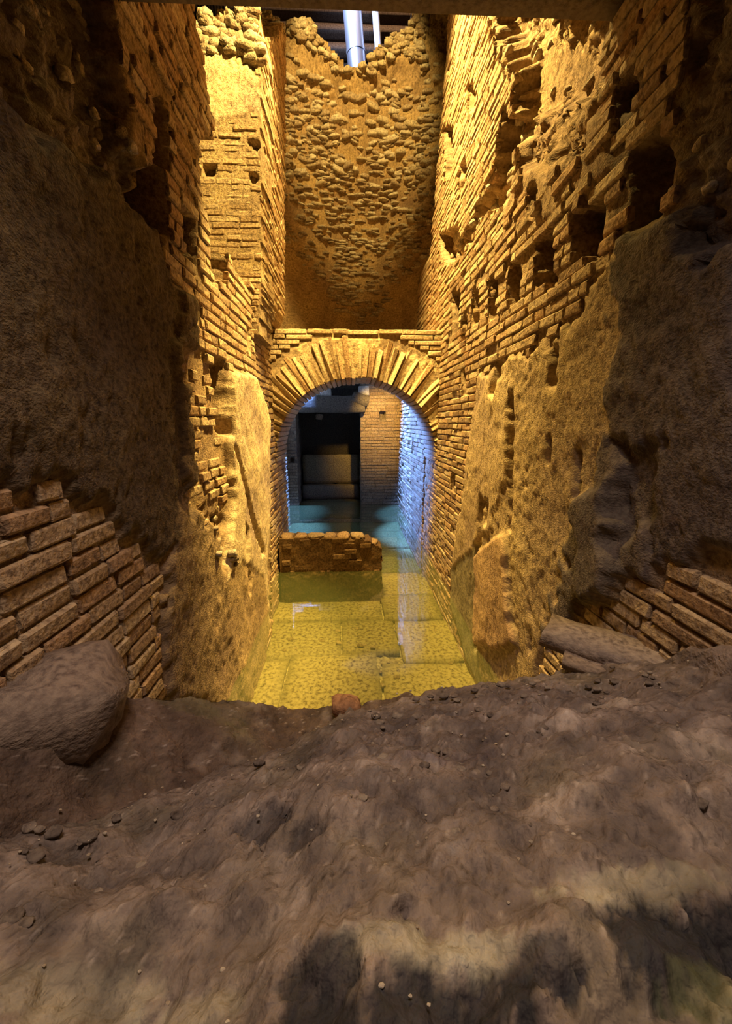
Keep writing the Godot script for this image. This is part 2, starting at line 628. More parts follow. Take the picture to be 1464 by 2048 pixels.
	# putlog holes and lost bricks
	for l in [[1.85,2.47,1.68,2.41,1.65,2.23,1.81,2.27], [2.19,2.48,2.03,2.46,1.99,2.25,2.15,2.27], [2.55,2.5,2.41,2.47,2.37,2.27,2.51,2.29], [2.89,2.55,2.78,2.53,2.73,2.29,2.83,2.3], [3.27,2.56,3.14,2.54,3.1,2.34,3.23,2.35], [3.94,2.75,3.68,2.72,3.61,2.38,3.87,2.4], [3.53,2.44,3.39,2.42,3.36,2.24,3.49,2.26]]:
		paint(p, l, CORE, -0.22, DIM, 0.015)
	paint(p, [1.52,2.48,1.37,2.45,1.33,2.23,1.46,2.26], CORE, -0.12, DIM, 0.02)
	for l in [[1.63,2.76,1.56,2.73,1.55,2.65,1.61,2.67], [3.44,2.02,3.34,2.02,3.3,1.83,3.41,1.83], [3.62,1.13,3.52,1.14,3.49,1.02,3.6,1.01], [2.33,2.8,2.24,2.77,2.23,2.64,2.29,2.65]]:
		paint(p, l, CORE, -0.1, DIM, 0.01)
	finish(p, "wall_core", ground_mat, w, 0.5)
	lay(p, 0.056, 0.12, 0.24, w, 300, brick_mats, 0.006, 0.044, 2.75)
	embed(p, [3.29,4.45,2.54,3.8,1.81,3.11,1.78,2.88,1.76,2.76,2.04,2.85,2.48,3.1,2.61,3.24,2.63,3.46,2.96,3.82,3.14,4.09], 16, 0.05, 0.11, 0.5, w, 16, "stone", 0.6)
	embed(p, [2.85,3.45,2.52,3.21,2.62,2.89,3.07,3.02,3.62,2.98,3.84,3.07,3.32,3.13,2.96,3.18], 30, 0.04, 0.1, 0.6, w, 30, "stone", 0.45)
	embed(p, [4.6,3.52,3.83,3.25,3.54,2.97,3.95,3.03,4.51,3.27], 10, 0.06, 0.12, 0.9, w, 10, "stone", 0.2)
	embed(p, [1.34,2.81,1.06,2.57,0.92,1.95,1.18,2.06], 10, 0.03, 0.06, 0.7, w, 10, "stone", 0.6)

func build_left_wall() -> void:
	var w := structure("wall_left")
	var x := Transform3D(Basis(Vector3(0, 0, -1), Vector3.UP, Vector3(1, 0, 0)), Vector3(-0.77, 0, 0))
	var p := panel(x, 0.2, 4.94, -0.42, 5.4, 0.017, BRICK, MORTAR)
	# the upper wall stops at a ragged edge; the gap shows the pier beyond; a ledge closes it below
	paint(p, [2.5, 5.6, 2.52, 3.65, 2.66, 3.45, 2.78, 3.34, 2.74, 3.2, 2.5, 3.1, 2.46, 2.9, 2.46, 2.72, 2.62, 2.7, 3.0, 2.6, 3.5, 2.66, 3.5, 5.6], -1, 0.0, null, 0.03, -1.0, true)
	paint(p, [4.57, 5.6, 4.6, 2.55, 5.2, 2.55, 5.2, 5.6], -1, 0.0, null, 0.015, -1.0, true)
	paint(p, [3.4, 5.6, 3.4, 4.28, 3.6, 4.34, 4.2, 4.85, 4.6, 5.25, 4.7, 5.6], -1, 0.0, null, 0.04, -1.0, true)
	# lean of the pier's side
	for j in p.nv + 1:
		for i in p.nu + 1:
			var u := p.u0 + i * p.cs
			var v := p.v0 + j * p.cs
			var k := j * (p.nu + 1) + i
			if u > 3.3:
				p.h[k] = smoothstep(3.3, 3.6, u) * (-0.04 + (0.11 + 0.052 * (v - 2.57)) * smoothstep(2.45, 2.7, v))
			if v < 0.4:
				p.h[k] += 0.05 * (0.4 - v) * smoothstep(3.9, 2.6, u)
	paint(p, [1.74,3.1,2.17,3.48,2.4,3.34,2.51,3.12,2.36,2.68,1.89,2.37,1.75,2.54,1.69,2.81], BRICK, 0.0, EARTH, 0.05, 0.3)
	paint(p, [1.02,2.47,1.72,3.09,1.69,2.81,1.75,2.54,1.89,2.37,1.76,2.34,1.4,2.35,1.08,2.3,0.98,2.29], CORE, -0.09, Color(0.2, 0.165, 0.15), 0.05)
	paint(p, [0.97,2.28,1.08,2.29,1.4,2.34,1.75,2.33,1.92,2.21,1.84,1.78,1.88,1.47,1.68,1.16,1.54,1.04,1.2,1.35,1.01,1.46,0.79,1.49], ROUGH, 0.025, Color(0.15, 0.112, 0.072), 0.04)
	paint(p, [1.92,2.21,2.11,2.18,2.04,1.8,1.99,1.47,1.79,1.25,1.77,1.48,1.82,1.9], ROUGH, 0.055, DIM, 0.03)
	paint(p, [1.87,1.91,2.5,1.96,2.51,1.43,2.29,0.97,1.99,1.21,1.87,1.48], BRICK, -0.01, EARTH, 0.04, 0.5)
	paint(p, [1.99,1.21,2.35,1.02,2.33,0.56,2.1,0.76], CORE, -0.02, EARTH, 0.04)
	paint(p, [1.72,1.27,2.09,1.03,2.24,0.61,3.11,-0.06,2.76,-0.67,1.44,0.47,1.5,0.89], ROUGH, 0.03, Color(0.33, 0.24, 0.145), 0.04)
	paint(p, [2.63,1.92,3.21,1.96,3.51,1.79,3.67,1.62,3.54,0.91,3.21,0.4,3.14,-0.17,2.64,-0.18,2.37,0.27,2.17,0.7,2.45,1.12,2.5,1.49], PLASTER, 0.05, PALE, 0.012)
	paint(p, [2.17,0.7,2.48,0.71,3.04,0.38,3.14,-0.17,2.78,-0.59,2.35,-0.25,2.18,0.37], PLASTER, 0.04, Color(0.45, 0.33, 0.19), 0.02)
	for l in [[2.5,1.48,2.57,1.43,3.15,0.53,3.03,0.55], [2.63,0.93,2.72,0.85,2.61,0.55,2.55,0.61], [2.66,0.53,2.72,0.51,2.66,0.38,2.61,0.44]]:
		paint(p, l, ROUGH, 0.0, null, 0.006)
	for l in [[2.4,1.94,2.61,1.96,2.53,1.53,2.38,1.56], [3.59,0.68,3.86,0.59,3.61,-0.33,3.25,-0.14], [3.44,2.52,3.85,2.62,3.8,2.41,3.45,2.35]]:
		paint(p, l, CORE, -0.09, EARTH, 0.015)
	for l in [[1.97,2.88,2.03,2.92,1.99,2.66,1.9,2.64], [1.82,2.55,1.94,2.64,1.95,2.39,1.82,2.39], [2.12,2.57,2.29,2.6,2.25,2.38,2.11,2.38], [2.14,2.21,2.23,2.21,2.19,2.1,2.11,2.11], [2.59,2.73,2.73,2.79,2.8,2.69,2.77,2.48,2.49,2.4,2.49,2.59], [3.22,2.32,3.41,2.34,3.34,2.14,3.17,2.12]]:
		paint(p, l, CORE, -0.2, DIM, 0.012)
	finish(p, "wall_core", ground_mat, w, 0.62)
	lay(p, 0.057, 0.14, 0.25, w, 300, brick_mats, 0.005, 0.047, 2.7)
	embed(p, [1.02,2.47,1.72,3.09,1.69,2.81,1.75,2.54,1.4,2.35,1.08,2.3,0.98,2.29], 26, 0.02, 0.06, 0.75, w, 26, "stone", 0.5)
	embed(p, [1.99,1.21,2.35,1.02,2.33,0.56,2.1,0.76], 14, 0.04, 0.09, 0.6, w, 14)

func build_pier() -> void:
	var w := thing("brick_pier", "brightly lit brick pier with rubble top seen through the gap in the left wall", "pier")
	var x := Transform3D(Basis(Vector3(1, 0, 0), Vector3.UP, Vector3(0, 0, 1)), Vector3(0, 0, -3.455))
	var p := panel(x, -1.5, -0.6, 2.3, 4.55, 0.014, BRICK, OCHRE)
	paint(p, [-0.74, 2.2, -0.695, 2.57, -0.61, 4.12, -0.585, 4.6, -0.4, 4.6, -0.4, 2.2], -1, 0.0, null, 0.01, -1.0, true)
	paint(p, [-1.38,4.3,-1.08,4.36,-1.02,4.38,-0.97,4.37,-0.85,4.41,-0.71,4.41,-0.59,4.39,-0.54,4.37,-0.46,4.66,-1.34,4.63], -1, 0.0, null, 0.03, -1.0, true)
	paint(p, [-1.41,4.11,-1.05,4.12,-0.7,4.12,-0.61,4.06,-0.49,4.06,-0.47,4.44,-1.37,4.41], CORE, 0.0, PALE, 0.05)
	paint(p, [-1.41,4.1,-0.7,4.11,-0.65,4.08,-0.65,3.8,-0.83,3.75,-1.45,3.78], ROUGH, 0.01, PALE, 0.06)
	paint(p, [-0.96,4.34,-0.89,4.36,-0.81,4.36,-0.78,4.32,-0.82,4.26,-0.9,4.25,-0.96,4.28], PLASTER, -0.05, Color(0.36, 0.27, 0.17), 0.01)
	for l in [[-1.07,3.47,-0.99,3.48,-1,3.41,-1.08,3.41], [-0.73,3.64,-0.65,3.62,-0.67,3.58,-0.71,3.59], [-0.73,3.42,-0.68,3.41,-0.7,3.37,-0.74,3.38]]:
		paint(p, l, CORE, -0.1, EARTH, 0.008)
	p.joint = -0.004
	finish(p, "pier_core", ground_mat, w, 0.5)
	lay(p, 0.042, 0.16, 0.28, w, 300, [brick_mats[1], brick_mats[3], brick_mats[0]], 0.001)
	embed(p, [-1.08,4.35,-0.86,4.39,-0.59,4.37,-0.61,4.09,-0.77,4.13,-1.09,4.14], 90, 0.04, 0.11, 0.6, w, 90)

func build_back_wall() -> void:
	var w := structure("wall_back")
	var x := Transform3D(Basis(Vector3(1, 0, 0), Vector3.UP, Vector3(0, 0, 1)), Vector3(0, 0, -5.5))
	var p := panel(x, -1.5, 1.7, 2.5, 6.6, 0.024, CORE, Color(0.42, 0.3, 0.17))
	paint(p, [-2.16,5.97,-0.9,5.99,-0.82,5.96,-0.66,5.92,-0.52,5.9,-0.38,5.89,-0.3,5.81,-0.22,5.74,-0.15,5.64,0.04,5.59,0.22,5.57,0.29,5.69,0.44,5.76,0.55,5.86,0.69,5.89,0.73,6.02,0.77,6.29,0.74,7.04,-2.04,6.93], -1, 0.0, null, 0.04, -1.0, true)
	for j in p.nv + 1:
		for i in p.nu + 1:
			var u := p.u0 + i * p.cs
			var v := p.v0 + j * p.cs
			var k := j * (p.nu + 1) + i
			var c := (u - 0.1) / 1.1
			p.h[k] = -0.75 * clampf(1.0 - c * c, 0.0, 1.0) * smoothstep(5.9, 3.6, v) + 0.10 * smoothstep(5.35, 5.75, v + 0.15 * absf(c))
			p.t[k] = ROUGH if v < 5.3 + 0.3 * c * c + 0.2 * fbm(u, v, 2.0, 2.0) else CORE
	finish(p, "wall_core", ground_mat, w, 0.5)
	embed(p, [-0.9, 4.0, -0.5, 3.5, 0.0, 3.0, 0.3, 3.0, 0.8, 3.5, 1.15, 3.8, 1.15, 5.2, 0.6, 5.1, 0.0, 4.8, -0.4, 5.4, -0.9, 5.5], 760, 0.05, 0.16, 0.3, w, 280, "stone", 0.68)
	embed(p, [-0.9, 4.6, 1.15, 4.6, 1.1, 5.6, 0.1, 5.4, -0.85, 5.7], 260, 0.06, 0.18, 0.45, w, 0, "rubble_stone", 0.8)
	embed(p, [-0.91,5.98,-0.66,5.91,-0.38,5.88,-0.22,5.73,-0.15,5.63,0.24,5.56,0.29,5.68,0.55,5.84,0.71,5.89,0.77,6.11,0.88,6.12,0.9,5.52,0.61,5.7,0.29,5.5,-0.19,5.54,-0.53,5.76,-0.92,5.79], 230, 0.04, 0.11, 0.6, w, 90, "rim_stone", 0.3)

func build_arch() -> void:
	var w := thing("brick_arch", "round brick arch of radial voussoirs spanning the passage between both walls", "arch")
	var x := Transform3D(Basis(Vector3(1, 0, 0), Vector3.UP, Vector3(0, 0, 1)), Vector3(0, 0, -4.3))
	var p := panel(x, -0.92, 1.0, -0.42, 2.55, 0.014, PLASTER, OCHRE)
	var cx := 0.07
	var sy := 1.175
	var r := 0.88
	for j in p.nv + 1:
		for i in p.nu + 1:
			var u := p.u0 + i * p.cs
			var v := p.v0 + j * p.cs
			var k := j * (p.nu + 1) + i
			var dx := absf(u - cx)
			if v < sy:
				if dx < r:
					p.ex[k] = 0
				continue
			var rr := pow(pow(dx, 2.15) + pow(v - sy, 2.15), 1.0 / 2.15)
			if rr < r:
				p.ex[k] = 0
			elif rr > r + 0.43:
				p.t[k] = BRICK
			if v > 2.535 + 0.012 * fbm(u, 0.0, 3.0, 3.0):
				p.ex[k] = 0
			p.h[k] = -0.012
	for j in range(p.nv - 8, p.nv + 1):
		for i in p.nu + 1:
			p.t[j * (p.nu + 1) + i] = BRICK
	finish(p, "arch_core", smooth_mat, w, 0.62, 0)
	lay(p, 0.05, 0.2, 0.36, w, 120, [brick_mats[1], brick_mats[3], brick_mats[0]], 0.018)
	var n := 50
	for k in n:
		var a := PI * (k + 0.5) / n
		var q := 1.0 / pow(pow(absf(cos(a)), 2.15) + pow(sin(a), 2.15), 1.0 / 2.15)
		var r0 := r * q - 0.015
		var len := rng.randf_range(0.36, 0.45)
		if k > 20 and k < 25:
			len *= 0.75
			r0 += 0.02
		var dir := Vector3(cos(a), sin(a), 0)
		var side := Vector3(-sin(a), cos(a), 0)
		if cos(a) > 0.1:
			len = minf(len, (1.06 - cx) / cos(a) - r0)
		elif cos(a) < -0.1:
			len = minf(len, (0.96 + cx) / -cos(a) - r0)
		if len < 0.1:
			continue
		var wide := (r0 + len * 0.5) * PI / n
		var th := wide * rng.randf_range(0.78, 0.95)
		var dep := 0.64 + rng.randf_range(-0.01, 0.012)
		var c := Vector3(cx, sy, -4.3 + 0.012 + rng.randf_range(-0.006, 0.008) - dep * 0.5) + dir * (r0 + len * 0.5)
		var b := Basis(dir * len, side * th, Vector3(0, 0, 1) * dep)
		part("voussoir", wedge_meshes[rng.randi() % wedge_meshes.size()], brick_mats[[1, 3, 0, 3, 5][rng.randi() % 5]], w, Transform3D(b, c))

func build_chamber() -> void:
	# the chamber behind the arch, lit by a cool lamp
	var w := structure("wall_chamber_right")
	var p := panel(Transform3D(Basis(Vector3(0, 0, -1), Vector3.UP, Vector3(-1, 0, 0)), Vector3(0.95, 0, 0)), 4.92, 7.7, -0.42, 3.5, 0.03, BRICK, MORTAR)
	for l in [[5.9, 1.2, 5.98, 1.2, 5.98, 1.36, 5.9, 1.36], [7.0, 1.35, 7.06, 1.35, 7.06, 1.55, 7.0, 1.55]]:
		paint(p, l, CORE, -0.1, DIM, 0.0)
	p.joint = -0.018
	finish(p, "wall_core", smooth_mat, w, 0.4)
	lay(p, 0.06, 0.2, 0.32, w, 300, brick_mats, 0.016)
	w = structure("wall_chamber_left")
	p = panel(Transform3D(Basis(Vector3(0, 0, -1), Vector3.UP, Vector3(1, 0, 0)), Vector3(-1.22, 0, 0)), 4.9, 7.7, -0.42, 3.5, 0.03, BRICK, MORTAR)
	finish(p, "wall_core", smooth_mat, w, 0.4)
	lay(p, 0.06, 0.2, 0.32, w, 120, brick_mats, 0.014)
	w = structure("wall_chamber_back")
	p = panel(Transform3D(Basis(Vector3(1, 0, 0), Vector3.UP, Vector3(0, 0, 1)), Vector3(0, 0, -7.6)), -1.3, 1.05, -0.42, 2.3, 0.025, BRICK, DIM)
	paint(p, [-1.01, -0.3, 0.19, -0.3, 0.19, 2.4, -1.01, 2.4], -1, 0.0, null, 0.0, -1.0, true)
	paint(p, [0.56, 1.68, 0.66, 1.68, 0.66, 1.8, 0.56, 1.8], CORE, -0.12, DIM, 0.0)
	paint(p, [-1.16, 0.85, -1.08, 0.85, -1.08, 0.95, -1.16, 0.95], CORE, -0.1, DIM, 0.0)
	finish(p, "wall_core", smooth_mat, w, 0.45)
	p.joint = -0.006
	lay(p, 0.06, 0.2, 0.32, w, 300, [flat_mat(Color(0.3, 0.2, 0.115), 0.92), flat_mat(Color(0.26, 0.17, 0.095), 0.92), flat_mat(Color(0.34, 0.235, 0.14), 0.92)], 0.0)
	# recess in the back wall: dark back, two stone steps
	var r := structure("wall_recess")
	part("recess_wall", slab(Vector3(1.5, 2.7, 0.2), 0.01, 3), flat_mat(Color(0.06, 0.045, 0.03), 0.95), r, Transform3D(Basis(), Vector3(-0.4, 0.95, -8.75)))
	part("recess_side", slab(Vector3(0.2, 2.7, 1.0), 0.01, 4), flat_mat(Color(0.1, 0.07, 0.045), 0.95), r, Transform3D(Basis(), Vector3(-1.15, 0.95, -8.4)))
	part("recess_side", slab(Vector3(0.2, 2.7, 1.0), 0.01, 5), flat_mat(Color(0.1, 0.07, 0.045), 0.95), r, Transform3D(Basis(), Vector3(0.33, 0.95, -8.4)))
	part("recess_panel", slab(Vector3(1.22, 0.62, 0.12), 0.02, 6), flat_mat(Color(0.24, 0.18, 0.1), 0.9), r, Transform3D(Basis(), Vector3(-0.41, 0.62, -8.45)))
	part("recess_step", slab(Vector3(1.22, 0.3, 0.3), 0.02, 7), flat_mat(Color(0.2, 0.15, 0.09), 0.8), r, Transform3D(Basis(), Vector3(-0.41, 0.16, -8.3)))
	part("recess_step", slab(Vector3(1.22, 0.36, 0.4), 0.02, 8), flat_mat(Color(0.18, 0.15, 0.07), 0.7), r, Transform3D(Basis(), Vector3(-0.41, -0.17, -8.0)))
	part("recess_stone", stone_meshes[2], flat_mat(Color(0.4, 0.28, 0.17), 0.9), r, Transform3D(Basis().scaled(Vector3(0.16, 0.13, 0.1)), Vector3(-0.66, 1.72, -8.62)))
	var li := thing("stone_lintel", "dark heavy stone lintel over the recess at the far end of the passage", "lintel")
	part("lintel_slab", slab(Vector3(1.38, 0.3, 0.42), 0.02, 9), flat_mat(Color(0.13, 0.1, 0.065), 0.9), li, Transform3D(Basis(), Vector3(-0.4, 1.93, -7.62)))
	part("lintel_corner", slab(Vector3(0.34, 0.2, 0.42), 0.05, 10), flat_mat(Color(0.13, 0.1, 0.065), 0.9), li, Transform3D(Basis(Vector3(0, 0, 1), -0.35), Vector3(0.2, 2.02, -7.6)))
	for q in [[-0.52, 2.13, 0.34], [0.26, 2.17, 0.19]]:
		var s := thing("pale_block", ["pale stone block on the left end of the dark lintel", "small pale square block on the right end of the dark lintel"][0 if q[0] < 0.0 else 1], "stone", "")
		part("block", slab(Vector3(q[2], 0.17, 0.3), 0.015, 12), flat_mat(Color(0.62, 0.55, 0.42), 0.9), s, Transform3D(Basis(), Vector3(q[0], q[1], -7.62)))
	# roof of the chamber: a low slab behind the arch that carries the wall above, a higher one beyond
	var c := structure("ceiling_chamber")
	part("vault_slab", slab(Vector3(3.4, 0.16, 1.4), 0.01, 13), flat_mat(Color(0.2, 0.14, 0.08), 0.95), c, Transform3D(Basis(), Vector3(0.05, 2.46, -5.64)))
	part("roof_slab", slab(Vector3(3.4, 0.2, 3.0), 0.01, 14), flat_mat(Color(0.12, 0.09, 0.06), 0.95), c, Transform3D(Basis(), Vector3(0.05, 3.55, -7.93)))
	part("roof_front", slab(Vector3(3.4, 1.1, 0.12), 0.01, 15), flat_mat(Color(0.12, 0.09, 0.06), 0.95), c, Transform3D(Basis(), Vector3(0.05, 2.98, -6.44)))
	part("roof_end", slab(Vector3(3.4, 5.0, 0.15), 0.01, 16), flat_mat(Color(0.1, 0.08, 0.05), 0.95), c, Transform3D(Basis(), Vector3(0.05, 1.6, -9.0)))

func flat_mat(c: Color, rough: float) -> StandardMaterial3D:
	var m: StandardMaterial3D = brick_mats[0].duplicate()
	m.albedo_color = c.linear_to_srgb()
	m.roughness = rough
	return m

# a stone slab with bevelled and slightly uneven edges
func slab(size: Vector3, bevel: float, seed_: int, wobble := 0.012) -> ArrayMesh:
	var st := SurfaceTool.new()
	st.begin(Mesh.PRIMITIVE_TRIANGLES)
	var off := seed_ * 3.7
	for f in 6:
		var n := Vector3.ZERO
		n[f / 2] = 1.0 if f % 2 == 0 else -1.0
		var a := Vector3(n.y, n.z, n.x)
		var b := n.cross(a)
		var ea := absf((size * a).x + (size * a).y + (size * a).z) * 0.5
		var eb := absf((size * b).x + (size * b).y + (size * b).z) * 0.5
		var en := absf((size * n).x + (size * n).y + (size * n).z) * 0.5
		var na := clampi(int(ea * 2.0 / 0.08), 2, 14)
		var nb := clampi(int(eb * 2.0 / 0.08), 2, 14)
		var g: Array = []
		for j in nb + 1:
			for i in na + 1:
				var p := a * (ea * (2.0 * i / na - 1.0)) + b * (eb * (2.0 * j / nb - 1.0)) + n * en
				# round the box: pull towards an inner box
				var inner := Vector3(clampf(p.x, -size.x / 2 + bevel, size.x / 2 - bevel), clampf(p.y, -size.y / 2 + bevel, size.y / 2 - bevel), clampf(p.z, -size.z / 2 + bevel, size.z / 2 - bevel))
				var q := p - inner
				p = inner + q.normalized() * minf(q.length(), bevel) if q.length() > 0.0 else p
				var w := Vector3(fbm(p.x + off, p.y, p.z, 5.0), fbm(p.x, p.y + off, p.z, 5.0), fbm(p.x, p.y, p.z + off, 5.0))
				g.append(p + w * wobble * 2.0)
		for j in nb:
			for i in na:
				var k := j * (na + 1) + i
				for z in [k, k + na + 2, k + 1, k, k + na + 1, k + na + 2]:
					st.set_smooth_group(0)
					st.add_vertex(g[z])
	st.index()
	st.generate_normals()
	return st.commit()

func build_floor_and_water() -> void:
	var w := structure("floor")
	var x := Transform3D(Basis(Vector3(1, 0, 0), Vector3(0, 0, -1), Vector3(0, 1, 0)), Vector3(0, -0.40, 0))
	var p := panel(x, -1.4, 1.1, 0.9, 8.6, 0.03, ROUGH, Color(0.34, 0.29, 0.11))
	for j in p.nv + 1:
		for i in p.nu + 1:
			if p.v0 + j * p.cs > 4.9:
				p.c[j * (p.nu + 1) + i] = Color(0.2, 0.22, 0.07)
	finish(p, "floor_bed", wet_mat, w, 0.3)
	var slabs := [
		[-0.95, 1.4, -0.2, 2.15, 0.0], [-0.15, 1.3, 0.55, 2.1, 0.015], [0.6, 1.4, 1.02, 2.3, 0.0],
		[-0.9, 2.2, -0.55, 2.95, 0.01], [-0.5, 2.2, 0.2, 3.0, 0.03], [0.25, 2.15, 1.02, 2.85, 0.005],
		[-0.9, 3.0, -0.12, 3.62, -0.005], [-0.08, 3.05, 0.4, 3.6, 0.012], [0.45, 2.9, 1.02, 3.55, 0.02],
		[-0.85, 3.67, 0.3, 4.2, 0.0], [0.35, 3.6, 0.92, 4.15, 0.05], [0.36, 4.2, 1.0, 4.85, 0.03], [-0.8, 4.3, 0.3, 4.9, 0.0],
		[-1.15, 5.0, -0.3, 5.9, 0.0], [-0.25, 4.95, 0.98, 5.9, 0.0], [-1.15, 6.0, -0.5, 6.9, 0.08], [-0.45, 5.95, 0.98, 6.9, 0.02], [-1.15, 6.95, 0.98, 7.58, 0.01],
	]
	var k := 0
	for s in slabs:
		k += 1
		var sx: float = s[2] - s[0]
		var sz: float = s[3] - s[1]
		var m: StandardMaterial3D = wet_mat.duplicate()
		m.vertex_color_use_as_albedo = false
		var g := rng.randf_range(0.85, 1.15)
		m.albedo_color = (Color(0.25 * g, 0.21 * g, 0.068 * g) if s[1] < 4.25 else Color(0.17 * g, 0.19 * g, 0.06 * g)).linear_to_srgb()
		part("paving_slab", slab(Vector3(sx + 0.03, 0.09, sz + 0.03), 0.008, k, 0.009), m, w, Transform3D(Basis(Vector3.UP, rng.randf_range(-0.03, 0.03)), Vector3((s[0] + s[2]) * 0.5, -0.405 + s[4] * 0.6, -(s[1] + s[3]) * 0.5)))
	embed(p, [-0.7, 1.6, 0.8, 1.7, 0.9, 3.4, 0.1, 3.5, -0.7, 3.3], 170, 0.015, 0.06, 0.8, w, 0, "debris_stone", -0.75, 0.0, [flat_mat(Color(0.2, 0.15, 0.05), 0.9), flat_mat(Color(0.3, 0.24, 0.09), 0.9)])
	var water := MeshInstance3D.new()
	water.name = "water_surface"
	var pm := PlaneMesh.new()
	pm.size = Vector2(2.5, 7.6)
	pm.subdivide_depth = 8
	pm.subdivide_width = 4
	water.mesh = pm
	water.position = Vector3(-0.1, 0.0, -4.85)
	var wm := StandardMaterial3D.new()
	wm.transparency = BaseMaterial3D.TRANSPARENCY_ALPHA
	wm.albedo_color = Color(0.75, 0.8, 0.5, 0.06)
	wm.roughness = 0.0
	wm.metallic_specular = 0.5
	var rn := noise_tex(77, 0.008, 2, null, 512)
	rn.as_normal_map = true
	rn.bump_strength = 1.0
	wm.normal_enabled = true
	wm.normal_texture = rn
	wm.normal_scale = 0.012
	wm.uv1_triplanar = true
	wm.uv1_world_triplanar = true
	wm.uv1_scale = Vector3.ONE * 0.7
	water.material_override = wm
	water.set_meta("label", "shallow clear greenish water flooding the passage floor under the arch")
	water.set_meta("category", "water")
	water.set_meta("kind", "stuff")
	add_child(water)

func build_low_wall() -> void:
	var w := thing("low_wall", "low broken brown masonry wall standing in the water before the arch", "wall")
	var x := Transform3D(Basis(Vector3(1, 0, 0), Vector3.UP, Vector3(0, 0, 1)), Vector3(0, 0, -4.05))
	var p := panel(x, -0.78, 0.36, -0.42, 0.42, 0.012, BRICK, Color(0.19, 0.115, 0.055))
	p.e.fill(1.0)
	paint(p, [-0.9, 0.37, -0.6, 0.385, -0.4, 0.36, -0.25, 0.385, 0.0, 0.365, 0.12, 0.375, 0.22, 0.33, 0.33, 0.27, 0.34, 0.15, 0.345, -0.5, 0.5, -0.5, 0.5, 0.6, -0.9, 0.6], -1, 0.0, null, 0.015, -1.0, true)
	paint(p, [-0.9, -0.05, 0.5, -0.02, 0.5, -0.5, -0.9, -0.5], ROUGH, 0.0, Color(0.13, 0.085, 0.035), 0.03)
	finish(p, "wall_core", ground_mat, w, 0.24)
	lay(p, 0.062, 0.13, 0.26, w, 200, [flat_mat(Color(0.24, 0.15, 0.075), 0.9), flat_mat(Color(0.19, 0.115, 0.055), 0.9)], 0.006)
	for k in 7:
		var sx := rng.randf_range(0.13, 0.2)
		var ux := -0.7 + k * 0.155
		var yy := 0.372 if ux < 0.1 else (0.35 if ux < 0.2 else 0.29)
		part("coping_stone", stone_meshes[k % 8], brick_mats[[2, 5, 0][k % 3]], w, Transform3D(Basis(Vector3.UP, rng.randf_range(-0.3, 0.3)).scaled(Vector3(sx, 0.07, 0.2)), Vector3(ux, yy, -4.17)))

# ---------------------------------------------------------------- the rocks in front

func crest_at(l: Array, x: float) -> Vector2:
	# l: x, d, y triples in order of x
	var n := l.size() / 3
	if x <= l[0]:
		return Vector2(l[1], l[2])
	for k in range(1, n):
		if x <= l[k * 3]:
			var t: float = (x - l[k * 3 - 3]) / (l[k * 3] - l[k * 3 - 3])
			return Vector2(lerpf(l[k * 3 - 2], l[k * 3 + 1], t), lerpf(l[k * 3 - 1], l[k * 3 + 2], t))
	return Vector2(l[n * 3 - 2], l[n * 3 - 1])

